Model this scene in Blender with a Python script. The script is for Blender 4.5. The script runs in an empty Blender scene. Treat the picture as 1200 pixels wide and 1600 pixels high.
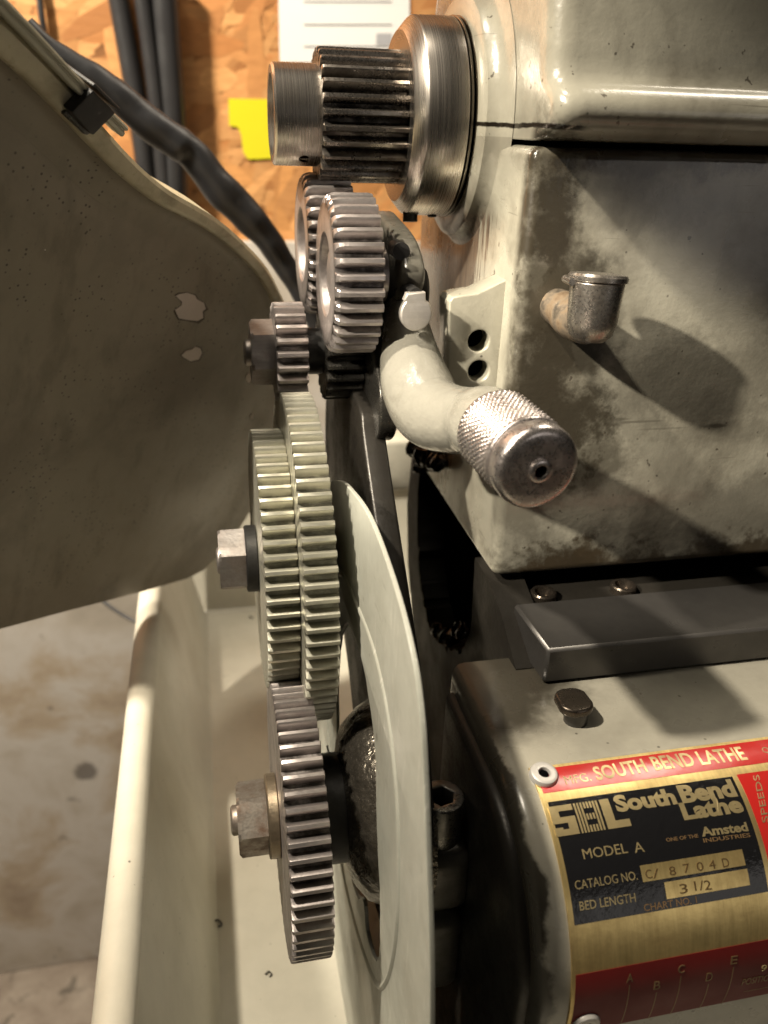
import bpy, bmesh, math, random
import numpy as np
from mathutils import Vector, Matrix
random.seed(7); rng = np.random.default_rng(7)
SC = bpy.context.scene
COL = SC.collection
H = 1015.0                      # camera height above the shop floor, mm
# ------------------------------------------------------------------ camera
F = 1281.4                      # focal length in photo pixels (1200 x 1600)
EX = np.array([0.97804394, -0.06209803, 0.19893188])
EY = np.array([-0.20621601, -0.42617975, 0.88082108])
EZ = np.array([0.03008349, -0.90250466, -0.42962813])
RM = np.stack([EX, EY, EZ])     # rows: world axes in camera coords (right, down, forward)
cd = bpy.data.cameras.new('camera'); cam = bpy.data.objects.new('camera', cd); COL.objects.link(cam)
right, down, fwd = RM[:, 0], RM[:, 1], RM[:, 2]
m = Matrix(((right[0], -down[0], -fwd[0], 0), (right[1], -down[1], -fwd[1], 0), (right[2], -down[2], -fwd[2], H / 1000), (0, 0, 0, 1)))
cam.matrix_world = m
cd.sensor_fit = 'VERTICAL'; cd.sensor_height = 36.0; cd.lens = 36.0 * F / 1600.0
cd.clip_start = 0.01; cd.clip_end = 30
cd.dof.use_dof = True; cd.dof.focus_distance = 0.245; cd.dof.aperture_fstop = 13.0
SC.camera = cam
SC.render.resolution_x, SC.render.resolution_y = 768, 1024
# ------------------------------------------------------------------ world, lamps, exposure
w = bpy.data.worlds.new('World'); SC.world = w; w.use_nodes = True
w.node_tree.nodes['Background'].inputs[0].default_value = (1.0, 0.86, 0.68, 1)
w.node_tree.nodes['Background'].inputs[1].default_value = 0.008
SC.view_settings.view_transform = 'Standard'; SC.view_settings.look = 'None'
SC.view_settings.exposure = 0.0; SC.view_settings.gamma = 1.0; SC.view_settings.use_curve_mapping = False
def lamp(name, kind, pos, target, power, col, size, **kw):
    ld = bpy.data.lights.new(name, kind); ld.energy = power; ld.color = col
    if kind == 'AREA': ld.shape = 'DISK'; ld.size = size / 1000
    else: ld.shadow_soft_size = size / 1000
    for k, v in kw.items(): setattr(ld, k, v)
    o = bpy.data.objects.new(name, ld); COL.objects.link(o)
    p = Vector((pos[0], pos[1], pos[2] + H)) / 1000; t = Vector((target[0], target[1], target[2] + H)) / 1000
    o.location = p; o.rotation_euler = (t - p).to_track_quat('-Z', 'Y').to_euler()
    return o
WARM = (1.0, 0.83, 0.60)
TG = np.array([40., 250., -110.])
LW = (1.0, .89, .72)
lamp('work_lamp', 'SPOT', (-195, 175, 285), (45, 225, -150), 17.5, LW, 10, spot_size=math.radians(52), spot_blend=0.5)
lamp('side_lamp', 'SPOT', np.array([116., 225., -45.]) + 520 * np.array([-.80, -.36, .48]), (75, 220, -62), 24.0, LW, 8, spot_size=math.radians(14.5), spot_blend=0.5)
lamp('ceiling_lamp', 'AREA', (-260, 320, 1000), (0, 400, -250), 3.8, LW, 230)
lamp('ceiling_lamp', 'AREA', (700, 610, 1000), (110, 200, -160), 7.0, LW, 320)
lamp('room_window', 'AREA', (835, -1140, 170), (110, 150, -120), 1.0, (1.0, .93, .86), 700)
lamp('wall_fill_spot', 'SPOT', (-700, 250, 700), (-250, 800, -250), 150.0, (1.0, .90, .74), 60, spot_size=math.radians(64), spot_blend=0.3)  # added fill spot to brighten wall and panel, cone kept off the gears

# ------------------------------------------------------------------ pixel -> place helpers
def ray(px, py): return RM @ np.array([px - 600.0, py - 800.0, F])
def atY(px, py, Y): d = ray(px, py); return d * (Y / d[1])
def atX(px, py, X): d = ray(px, py); return d * (X / d[0])
def atZ(px, py, Z): d = ray(px, py); return d * (Z / d[2])

# ------------------------------------------------------------------ object helpers (mm, camera at origin)
def finish(o, base=None):
    me = o.data
    if len(me.vertices) == 0: return o
    co = np.empty(len(me.vertices) * 3); me.vertices.foreach_get('co', co); co = co.reshape(-1, 3)
    lo, hi = co.min(0), co.max(0); c = np.array([(lo[0] + hi[0]) / 2, (lo[1] + hi[1]) / 2, lo[2]])
    me.vertices.foreach_set('co', (co - c).ravel()); me.update(); o.location = c
    return o
def link(name, me, mat, parent=None, sharp=35):
    me.name = name
    n = len(me.vertices); co = np.empty(n * 3); me.vertices.foreach_get('co', co); co = co.reshape(-1, 3)
    co[:, 2] += H; co /= 1000; me.vertices.foreach_set('co', co.ravel())
    if sharp:
        me.polygons.foreach_set('use_smooth', [True] * len(me.polygons))
        me.set_sharp_from_angle(angle=math.radians(sharp))
    me.update()
    o = bpy.data.objects.new(name, me); COL.objects.link(o); finish(o)
    me.materials.clear(); me.materials.append(mat)
    if parent is not None:
        o.parent = parent; o.matrix_parent_inverse = parent.matrix_world.inverted() if parent.type == 'EMPTY' else Matrix.Translation(-world_loc(parent))
    return o
def world_loc(o):
    v = Vector(o.location)
    while o.parent is not None:
        v = v + o.matrix_parent_inverse.translation + world_loc(o.parent); break
    return v
def thing(name, label, cat, loc, group=None):
    o = bpy.data.objects.new(name, None); COL.objects.link(o)
    o.empty_display_size = 0.01
    o.location = (loc[0] / 1000, loc[1] / 1000, (loc[2] + H) / 1000)
    o.matrix_world = Matrix.Translation(o.location)
    o['label'] = label; o['category'] = cat
    if group: o['group'] = group
    return o
def tag(o, label, cat, group=None):
    o['label'] = label; o['category'] = cat
    if group: o['group'] = group
    return o
def struct(o, label=None):
    o['kind'] = 'structure'
    if label: o['label'] = label
    return o
def mesh_from(verts, faces):
    me = bpy.data.meshes.new('m'); me.from_pydata([tuple(map(float, v)) for v in verts], [], faces)
    bm = bmesh.new(); bm.from_mesh(me); bmesh.ops.recalc_face_normals(bm, faces=bm.faces); bm.to_mesh(me); bm.free()
    return me
def box(name, lo, hi, mat, parent=None, bev=0.0, seg=3, taper=None, rot=None, edit=None):
    bm = bmesh.new(); bmesh.ops.create_cube(bm, size=1)
    lo, hi = np.array(lo, float), np.array(hi, float)
    for v in bm.verts:
        c = (np.array(v.co) + .5) * (hi - lo) + lo; v.co = c
    if edit: edit(bm)
    if bev: bmesh.ops.bevel(bm, geom=list(bm.edges), offset=bev, segments=seg, profile=.5, affect='EDGES')
    if rot is not None:
        c = Vector((lo + hi) / 2)
        bmesh.ops.rotate(bm, verts=bm.verts, cent=c, matrix=rot)
    me = bpy.data.meshes.new(name); bm.to_mesh(me); bm.free()
    return link(name, me, mat, parent)
def loft(name, rings, mat, parent=None, closed=True, cap=True, sharp=35):
    """rings: list of equal-length point loops"""
    n = len(rings[0]); V = [p for r in rings for p in r]; Fc = []
    for i in range(len(rings) - 1):
        for j in range(n if closed else n - 1):
            k = (j + 1) % n; Fc.append((i * n + j, i * n + k, (i + 1) * n + k, (i + 1) * n + j))
    if cap:
        Fc.append(tuple(range(n))[::-1]); Fc.append(tuple((len(rings) - 1) * n + j for j in range(n)))
    return link(name, mesh_from(V, Fc), mat, parent, sharp)
def frame(axis):
    a = Vector(axis).normalized(); u = a.orthogonal().normalized()
    if abs(a.x) > .95: u = Vector((0, 1, 0))
    elif abs(a.z) > .95: u = Vector((1, 0, 0))
    elif abs(a.y) > .95: u = Vector((1, 0, 0))
    u = (u - a * u.dot(a)).normalized(); v = a.cross(u)
    return np.array(a), np.array(u), np.array(v)
def lathe(name, prof, org, axis, mat, parent=None, seg=64, sharp=35, rfun=None, close=False):
    """prof: list of (distance along axis, radius)"""
    a, u, v = frame(axis); org = np.array(org, float); rings = []
    for (d, r) in prof:
        ring = []
        for i in range(seg):
            t = 2 * math.pi * i / seg; rr = r + (rfun(d, t) if rfun else 0)
            ring.append(org + a * d + (u * math.cos(t) + v * math.sin(t)) * max(rr, 1e-3))
        rings.append(ring)
    if close: rings.append(rings[0])
    return loft(name, rings, mat, parent, cap=not close, sharp=sharp)
def smooth_path(pts, n=8):
    P = [np.array(p, float) for p in pts]; P = [2 * P[0] - P[1]] + P + [2 * P[-1] - P[-2]]; out = []
    for i in range(1, len(P) - 2):
        for k in range(n):
            t = k / n; p0, p1, p2, p3 = P[i - 1:i + 3]
            out.append(.5 * ((2 * p1) + (p2 - p0) * t + (2 * p0 - 5 * p1 + 4 * p2 - p3) * t * t + (3 * p1 - p0 - 3 * p2 + p3) * t ** 3))
    out.append(P[-2]); return out
def closed_path(pts, n=6):
    P = [np.array(p, float) for p in pts]; out = []; N = len(P)
    for i in range(N):
        p0, p1, p2, p3 = P[i - 1], P[i], P[(i + 1) % N], P[(i + 2) % N]
        for k in range(n):
            t = k / n
            out.append(.5 * ((2 * p1) + (p2 - p0) * t + (2 * p0 - 5 * p1 + 4 * p2 - p3) * t * t + (3 * p1 - p0 - 3 * p2 + p3) * t ** 3))
    return out
def tube(name, pts, rad, mat, parent=None, seg=16, n=8, flat=None, wob=0.0, sharp=60):
    """pts (x,y,z[,r]); radius interpolated along"""
    pts = [tuple(p) + ((rad,) if len(p) == 3 else ()) for p in pts]
    path = smooth_path(pts, n); rings = []; prevu = None
    for i, p in enumerate(path):
        q = path[min(i + 1, len(path) - 1)][:3] - path[max(i - 1, 0)][:3]; q = Vector(q).normalized()
        if prevu is None: u = q.orthogonal().normalized()
        else: u = (prevu - q * prevu.dot(q)).normalized()
        prevu = u; v = q.cross(u); ring = []
        for k in range(seg):
            t = 2 * math.pi * k / seg; r = p[3] * (1 + wob * (math.sin(3 * t + i * .7) * .5 + math.sin(2 * t - i * .45) * .5 + .6 * math.sin(i * .9)))
            ring.append(np.array(p[:3]) + (np.array(u) * math.cos(t) * (flat or 1) + np.array(v) * math.sin(t)) * r)
        rings.append(ring)
    return loft(name, rings, mat, parent, sharp=sharp)
def prism(name, outer, holes, t0, t1, plane, mat, parent=None, bev=0.0, sharp=35, disp=None):
    cu = bpy.data.curves.new('c', 'CURVE'); cu.dimensions = '2D'; cu.fill_mode = 'BOTH'
    for poly in [outer] + list(holes):
        s = cu.splines.new('POLY'); s.points.add(len(poly) - 1)
        for i, p in enumerate(poly): s.points[i].co = (p[0], p[1], 0, 1)
        s.use_cyclic_u = True
    cu.extrude = (t1 - t0) / 2 - bev; cu.bevel_depth = bev; cu.offset = -bev; cu.bevel_resolution = 2
    o = bpy.data.objects.new('tmp', cu); COL.objects.link(o)
    dg = bpy.context.evaluated_depsgraph_get(); me = bpy.data.meshes.new_from_object(o.evaluated_get(dg))
    bpy.data.objects.remove(o); bpy.data.curves.remove(cu)
    mid = (t0 + t1) / 2
    for v in me.vertices:
        a, b, c = v.co
        v.co = (c + mid, a, b) if plane == 'YZ' else ((a, mid - c, b) if plane == 'XZ' else (a, b, c + mid))
    bm = bmesh.new(); bm.from_mesh(me); bmesh.ops.remove_doubles(bm, verts=bm.verts, dist=1e-4)
    bmesh.ops.recalc_face_normals(bm, faces=bm.faces); bm.to_mesh(me); bm.free()
    return link(name, me, mat, parent, sharp)
def circle(c, r, n=40): return [(c[0] + r * math.cos(2 * math.pi * i / n), c[1] + r * math.sin(2 * math.pi * i / n)) for i in range(n)]

# ------------------------------------------------------------------ materials
def M(name): 
    mt = bpy.data.materials.new(name); mt.use_nodes = True; return mt
class NB:
    def __init__(s, name):
        s.m = M(name); s.t = s.m.node_tree; s.b = s.t.nodes['Principled BSDF']
        s.pos = s.t.nodes.new('ShaderNodeNewGeometry').outputs['Position']
        s.obj = s.t.nodes.new('ShaderNodeTexCoord').outputs['Object']
    def node(s, k, **kw):
        n = s.t.nodes.new(k)
        for a, v in kw.items(): setattr(n, a, v)
        return n
    def put(s, sock, v):
        if hasattr(v, 'is_linked') or isinstance(v, bpy.types.NodeSocket): s.t.links.new(v, sock)
        else:
            if isinstance(v, tuple) and len(v) == 3 and sock.type == 'RGBA': v = v + (1,)
            sock.default_value = v
    def mapv(s, vec, scale=(1, 1, 1), rot=(0, 0, 0), loc=(0, 0, 0)):
        n = s.node('ShaderNodeMapping'); s.put(n.inputs[0], vec); n.inputs['Scale'].default_value = scale; n.inputs['Rotation'].default_value = rot; n.inputs['Location'].default_value = loc
        return n.outputs[0]
    def noise(s, vec, scale, detail=4, rough=.55, dist=0):
        n = s.node('ShaderNodeTexNoise'); s.put(n.inputs['Vector'], vec); n.inputs['Scale'].default_value = scale; n.inputs['Detail'].default_value = detail
        n.inputs['Roughness'].default_value = rough; n.inputs['Distortion'].default_value = dist; return n.outputs['Fac']
    def voro(s, vec, scale, feature='F1', rand=1.0):
        n = s.node('ShaderNodeTexVoronoi', feature=feature); s.put(n.inputs['Vector'], vec); n.inputs['Scale'].default_value = scale; n.inputs['Randomness'].default_value = rand; return n
    def ramp(s, fac, stops):
        n = s.node('ShaderNodeValToRGB'); s.put(n.inputs[0], fac); e = n.color_ramp.elements
        while len(e) < len(stops): e.new(.5)
        for i, (p, c) in enumerate(stops):
            e[i].position = p; c = (c, c, c) if not isinstance(c, tuple) else c; e[i].color = c + (1,)
        return n.outputs[0]
    def mix(s, fac, a, b, mode='MIX'):
        n = s.node('ShaderNodeMix', data_type='RGBA', blend_type=mode); s.put(n.inputs[0], fac); s.put(n.inputs[6], a); s.put(n.inputs[7], b); return n.outputs[2]
    def math(s, op, a, b=0.0, clamp=False):
        n = s.node('ShaderNodeMath', operation=op, use_clamp=clamp); s.put(n.inputs[0], a); s.put(n.inputs[1], b); return n.outputs[0]
    def sep(s, vec):
        n = s.node('ShaderNodeSeparateXYZ'); s.put(n.inputs[0], vec); return n.outputs
    def rng(s, v, a, b, c=0.0, d=1.0):
        n = s.node('ShaderNodeMapRange', interpolation_type='SMOOTHSTEP'); s.put(n.inputs[0], v)
        n.inputs[1].default_value = a; n.inputs[2].default_value = b; n.inputs[3].default_value = c; n.inputs[4].default_value = d; return n.outputs[0]
    def bump(s, h, dist=.0005, strength=1.0, prev=None):
        n = s.node('ShaderNodeBump'); s.put(n.inputs['Height'], h); n.inputs['Distance'].default_value = dist; n.inputs['Strength'].default_value = strength
        if prev is not None: s.put(n.inputs['Normal'], prev)
        return n.outputs[0]
    def out(s, col=None, rough=None, metal=None, normal=None, **kw):
        if col is not None: s.put(s.b.inputs['Base Color'], col)
        if rough is not None: s.put(s.b.inputs['Roughness'], rough)
        if metal is not None: s.put(s.b.inputs['Metallic'], metal)
        if normal is not None: s.put(s.b.inputs['Normal'], normal)
        for k, v in kw.items(): s.put(s.b.inputs[k.replace('_', ' ')], v)
        return s.m
def gear_metal(name, base, dirt, rough=.38, metal=.85, grime=.5, turned=False, grease=.9):
    n = NB(name)
    g = n.ramp(n.noise(n.pos, 90, 6, .7), [(.42, 0.0), (.68, 1.0)])
    fine = n.noise(n.pos, 1400, 3, .6)
    strk = n.noise(n.mapv(n.pos, (60, 900, 900)), 1.0, 3, .6)
    c = n.mix(n.math('MULTIPLY', g, grime), base, dirt)
    c = n.mix(n.rng(strk, .3, .7, 0, .30), c, tuple(x * .55 for x in base))
    gz = n.node('ShaderNodeVertexColor', layer_name='grease').outputs[0]
    c = n.mix(n.math('MULTIPLY', n.math('MULTIPLY', gz, n.rng(n.noise(n.pos, 150, 5, .65), .30, .62, .25, 1.0)), grease), c, (.014, .011, .008))
    b = n.bump(fine, .00006, .5); b = n.bump(n.noise(n.pos, 260, 4), .00015, .5, b)
    return n.out(c, n.math('ADD', n.rng(g, 0, 1, rough, rough + .14), n.rng(fine, .3, .7, -.06, .06)), metal, b)
def paint(name, base, rough=.32, lump=.6, grime=.6, grimecol=(.05, .04, .025), gscale=28, spots=True):
    n = NB(name)
    g1 = n.noise(n.pos, gscale, 7, .62, .3); g2 = n.noise(n.pos, gscale * 7, 4, .6)
    gm = n.math('MULTIPLY', n.ramp(g1, [(.48, 0.0), (.72, 1.0)]), grime)
    c = n.mix(gm, base, grimecol)
    c = n.mix(n.rng(g2, .35, .75, 0, .18), c, tuple(x * .6 for x in base))
    if spots:
        v = n.voro(n.pos, 170); sp = n.rng(n.math('ADD', v.outputs['Distance'], n.rng(g2, 0, 1, 0, .25)), .14, .20, 1, 0)
        c = n.mix(n.math('MULTIPLY', sp, .75), c, (.03, .024, .018))
    b = n.bump(n.noise(n.pos, 55, 5, .6), .0012 * lump, .55); b = n.bump(n.noise(n.pos, 520, 3, .6), .00018 * lump, .6, b)
    return n.out(c, n.rng(g1, .3, .7, rough - .06, rough + .16), 0.0, b), n
STEEL = gear_metal('gear_steel', (.50, .455, .44), (.16, .13, .11), .36)
STEELD = gear_metal('dark_oily_gear_steel', (.10, .095, .085), (.02, .018, .015), .28, .8)
ALU = gear_metal('pale_zinc_gear', (.66, .645, .54), (.30, .28, .21), .34, .7, .35, grease=.6)
NUTM = gear_metal('nut_steel', (.42, .39, .37), (.16, .11, .08), .40, .85, .7)
NUTRUST = gear_metal('pitted_nut_steel', (.42, .38, .33), (.10, .045, .02), .42, .8, .95)
BLACKOIL = gear_metal('black_oily_casting', (.028, .025, .021), (.007, .006, .005), .36, .4)
BLACKST = gear_metal('black_oxide_steel', (.028, .027, .026), (.012, .011, .010), .42, .4)
def turned(name, base, rough):
    n = NB(name); r = n.noise(n.mapv(n.pos, (2600, 10, 10)), 1.0, 3, .6)
    c = n.mix(n.rng(r, .3, .7, 0, .04), base, tuple(x * .6 for x in base))
    st = n.ramp(n.noise(n.pos, 70, 5, .6), [(.5, 0.0), (.75, 1.0)])
    c = n.mix(n.math('MULTIPLY', st, .22), c, (.20, .14, .08))
    return n.out(c, n.rng(r, .3, .7, rough - .02, rough + .03), 1.0, n.bump(r, .000002, .2))
SPIN = turned('turned_spindle_steel', (.60, .555, .50), .27)
SPIND = turned('dark_turned_ring_steel', (.20, .18, .15), .25)
CREAM = (.36, .34, .28)
PAINT, _ = paint('machine_paint_cream_grey', CREAM, .30, .5, .25)
LEVERP, _ = paint('smooth_lever_paint', (.21, .202, .172), .18, 1.1, .6, gscale=45, spots=False)
TRAYP, _ = paint('tray_paint', (.48, .455, .38), .38, .25, .35, (.30, .255, .17), 11)
PLATEP, pn = paint('guard_plate_paint', (.42, .425, .37), .34, .2, .45, (.22, .205, .16), 30, spots=False)
GUARDP, gn = paint('guard_inner_paint', (.24, .21, .155), .46, .25, .55, (.11, .09, .06), 16)
gc = gn.b.inputs['Base Color'].links[0].from_socket
gv = gn.voro(gn.pos, 420); gk = gn.math('MULTIPLY', gn.rng(gv.outputs['Distance'], .10, .24, 1, 0), gn.rng(gn.noise(gn.pos, 34, 4), .46, .60))
gc = gn.mix(gn.math('MULTIPLY', gk, .8), gc, (.035, .025, .015))
gc = gn.mix(gn.rng(gn.noise(gn.mapv(gn.pos, (90, 90, 9)), 1.0, 5, .6), .5, .72, 0, .5), gc, (.12, .10, .065))
gn.put(gn.b.inputs['Base Color'], gc)
pc = pn.b.inputs['Base Color'].links[0].from_socket
pc = pn.mix(pn.rng(pn.noise(pn.mapv(pn.pos, (300, 900, 50), (.25, 0, 0)), 1.0, 4, .6), .58, .70, 0, .55), pc, (.62, .61, .55))
pc = pn.mix(pn.rng(pn.noise(pn.mapv(pn.pos, (300, 60, 700), (-.2, 0, 0)), 1.0, 3, .6), .64, .72, 0, .5), pc, (.20, .19, .15))
pv = pn.voro(pn.pos, 130); pc = pn.mix(pn.math('MULTIPLY', pn.math('MULTIPLY', pn.rng(pn.math('ADD', pv.outputs['Distance'], pn.rng(pn.noise(pn.pos, 300, 3), .2, .8, -.12, .12)), .05, .16, 1, 0), .6), pn.rng(pn.noise(pn.pos, 30, 3), .54, .66)), pc, (.07, .055, .03))
pn.put(pn.b.inputs['Base Color'], pc)
RIMP, _ = paint('guard_rim_worn_paint', (.50, .45, .31), .30, .5, .75, (.14, .11, .06), 60)
def headstock_paint():
    mt, n = paint('headstock_paint_grimy', (.34, .325, .265), .22, .6, .75, gscale=22)
    x, y, z = n.sep(n.pos); c0 = n.b.inputs['Base Color'].links[0].from_socket
    nz = n.noise(n.pos, 60, 6, .65); nz2 = n.noise(n.mapv(n.pos, (400, 400, 30)), 1.0, 4, .6)
    nzf = n.noise(n.pos, 330, 5, .7)
    # front face blobs: oily grime by joint and oiler, plus lever's shadow painted in
    def blob(px, py, rx, ry, s=1.0, Y=234):
        c = atY(px, py, Y); rx *= 1.4; ry *= 1.35 if ry > 3 else 1; dx = n.math('DIVIDE', n.math('SUBTRACT', x, c[0] / 1000), rx / 1000); dz = n.math('DIVIDE', n.math('SUBTRACT', z, (c[2] + H) / 1000), ry / 1000)
        d = n.math('SQRT', n.math('ADD', n.math('MULTIPLY', dx, dx), n.math('MULTIPLY', dz, dz)))
        return n.math('MULTIPLY', n.rng(n.math('ADD', d, n.math('ADD', n.rng(nz, .2, .8, -.45, .45), n.rng(nzf, .2, .8, -.10, .10))), .38, 1.12, 1, 0), s)
    mk = blob(850, 345, 12, 22, .95)
    for a in [(835, 620, 15, 28, .92), (880, 545, 17, 17, .85), (868, 470, 14, 16, .9), (850, 420, 9, 20, .8), (862, 660, 19, 24, .92), (905, 720, 16, 10, .7), (1000, 320, 30, 8, .35), (900, 250, 30, 4, .6), (1100, 600, 34, 16, .45), (1150, 800, 40, 14, .5), (830, 760, 12, 22, .55), (1000, 888, 60, 5, .75), (860, 880, 22, 8, .7), (1130, 670, 22, 5, .35), (985, 658, 16, .7, .5), (1040, 668, 12, .6, .4), (1120, 664, 5, 1.4, .8), (940, 655, 10, 1.0, .6)]:
        mk = n.math('MAXIMUM', mk, blob(*a))
    front = n.rng(y, .236, .242, 1, 0)
    c1 = n.mix(n.math('MULTIPLY', mk, front), c0, (.022, .017, .010))
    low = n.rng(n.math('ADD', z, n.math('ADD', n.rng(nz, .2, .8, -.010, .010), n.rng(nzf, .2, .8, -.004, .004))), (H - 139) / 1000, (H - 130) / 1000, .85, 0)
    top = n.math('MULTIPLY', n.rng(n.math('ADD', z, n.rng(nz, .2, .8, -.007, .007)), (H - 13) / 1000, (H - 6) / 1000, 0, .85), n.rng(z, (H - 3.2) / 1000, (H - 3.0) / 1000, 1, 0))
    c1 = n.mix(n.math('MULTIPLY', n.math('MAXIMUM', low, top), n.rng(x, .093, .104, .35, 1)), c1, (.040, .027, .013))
    chipm = n.rng(n.noise(n.pos, 240, 3, .5), .70, .73); c1 = n.mix(n.math('MULTIPLY', chipm, .8), c1, (.05, .04, .03))
    scr = n.rng(n.noise(n.mapv(n.pos, (35, 35, 900), (0, .12, 0)), 1.0, 2, .5), .72, .76, 0, .5); c1 = n.mix(scr, c1, (.10, .09, .07))
    # bare grey-brown casting on the rear part of the left end, brushed paint edge
    edge = n.math('ADD', n.math('ADD', y, n.rng(nz2, .3, .7, -.010, .010)), n.math('MULTIPLY', n.math('SUBTRACT', z, (H - 40) / 1000), .35))
    bare = n.math('MULTIPLY', n.rng(edge, .268, .272), n.rng(z, (H - 24) / 1000, (H - 28) / 1000, 0, 1))
    bare = n.math('MULTIPLY', bare, n.rng(x, .094, .0955, 1, 0))
    c2 = n.mix(bare, c1, n.ramp(n.noise(n.mapv(n.pos, (900, 900, 40)), 1.0, 5, .7), [(.3, (.035, .028, .022)), (.7, (.17, .13, .095))]))
    seam = n.math('MULTIPLY', n.rng(n.math('ABSOLUTE', n.math('ADD', n.math('SUBTRACT', z, (H + .2) / 1000), n.rng(nz, .2, .8, -.0005, .0005))), .0004, .0009, 1, 0), n.rng(x, .100, .104, 1, 0))
    c2 = n.mix(seam, c2, (.012, .009, .006)); n.put(n.b.inputs['Base Color'], c2); n.b.inputs['Coat Weight'].default_value = .5; n.b.inputs['Coat Roughness'].default_value = .12; return mt
HEADP = headstock_paint()
def flat(name, col, rough=.5, metal=0.0, bumpscale=300, bd=.0001, var=.25, **kw):
    n = NB(name); f = n.noise(n.pos, bumpscale, 4, .6); g = n.noise(n.pos, bumpscale / 8, 4, .6)
    c = n.mix(n.rng(g, .3, .7, 0, var), col, tuple(x * .45 for x in col))
    return n.out(c, n.rng(g, .3, .7, rough - .06, rough + .08), metal, n.bump(f, bd, .6), **kw)
RUBBER = flat('black_cable_sheath', (.022, .022, .024), .42, 0, 160, .0004)
CONDUIT = flat('black_conduit', (.028, .027, .028), .38)
PLASTIC = flat('black_printed_plastic', (.016, .015, .015), .55, 0, 900, .0001)
STRIP = flat('olive_plastic_strip', (.50, .48, .37), .4, 0, 400, .00005)
BARE = flat('bare_primer', (.60, .53, .47), .6)
DARKIRON = flat('dark_ground_iron', (.10, .095, .09), .33, .6, 700, .00004, .35)
BEDP = paint('bed_casting_oily', (.018, .016, .013), .58, 1.2, .6, (.010, .008, .006), 40, spots=False)[0]
BEDP.node_tree.nodes['Principled BSDF'].inputs['Specular IOR Level'].default_value = .18
SLIME = flat('oil_black_recess', (.010, .008, .006), .18, 0, 120, .001)
BRASS = turned('x', (.1, .1, .1), .3)
def brass():
    n = NB('nameplate_brass'); r = n.noise(n.mapv(n.pos, (900, 60, 60)), 1.0, 4, .7); g = n.noise(n.pos, 60, 6, .65)
    c = n.mix(n.rng(g, .45, .75, 0, .7), (.78, .60, .26), (.30, .19, .08)); c = n.mix(n.rng(r, .35, .7, 0, .35), c, (.36, .25, .10))
    return n.out(c, n.rng(g, .3, .7, .30, .46), .85, n.bump(n.math('ADD', r, n.noise(n.pos, 700, 2)), .00005, .5))
BRASS = brass()
GOLD = flat('raised_gold_lettering', (.60, .48, .25), .36, .7, 900, .00006, .75)
GOLDW = flat('worn_gold_lettering', (.26, .16, .075), .45, .5, 500, .00005, .5)
RED = flat('red_enamel', (.46, .020, .017), .18, 0, 300, .00005, .15)
RED_SHADED = flat('shaded_red_enamel', (.19, .009, .009), .5, 0, 300, .00005, .3, Specular_IOR_Level=.25)  # same red enamel, shade of the downward-facing band put into the colour
BLACKEN = flat('black_enamel', (.009, .009, .010), .15, 0, 420, .0003, .2)
RIVET = flat('white_paint_worn_rivet', (.58, .56, .53), .4, .3)
HOLE = flat('hole_black', (.003, .003, .003), .8, Specular_IOR_Level=.0)
CHROME = gear_metal('nickel_knob', (.62, .57, .55), (.34, .28, .25), .24, .95, .4)
CUPM = gear_metal('oiler_tin', (.62, .58, .53), (.16, .11, .07), .26, .95, .85)
def rusty():
    n = NB('rust_streaked_tin'); g = n.noise(n.pos, 130, 6, .65)
    c = n.ramp(g, [(.35, (.36, .32, .27)), (.56, (.20, .15, .10)), (.74, (.08, .05, .03))])
    return n.out(c, .38, n.rng(g, .4, .6, .9, .1), n.bump(g, .0005, .6))
RUST = rusty()

# ================================================================== THE SETTING
def osb():
    n = NB('osb_board'); v = n.voro(n.mapv(n.pos, (11, 11, 40), (0, .5, 0)), 1.0); g = n.noise(n.pos, 120, 5, .65)
    c = n.ramp(n.sep(v.outputs['Color'])[0], [(.1, (.42, .17, .055)), (.5, (.55, .24, .08)), (.9, (.66, .33, .12))])
    c = n.mix(n.rng(g, .45, .7, 0, .5), c, (.30, .11, .03))
    return n.out(c, .55, 0, n.bump(g, .0008, .6))
WALLY = 800.0
wall = struct(box('wall', (-900, WALLY, -H), (900, WALLY + 18, 900), osb(), bev=0))
wall['label'] = 'orange strand board wall behind the lathe'
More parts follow.
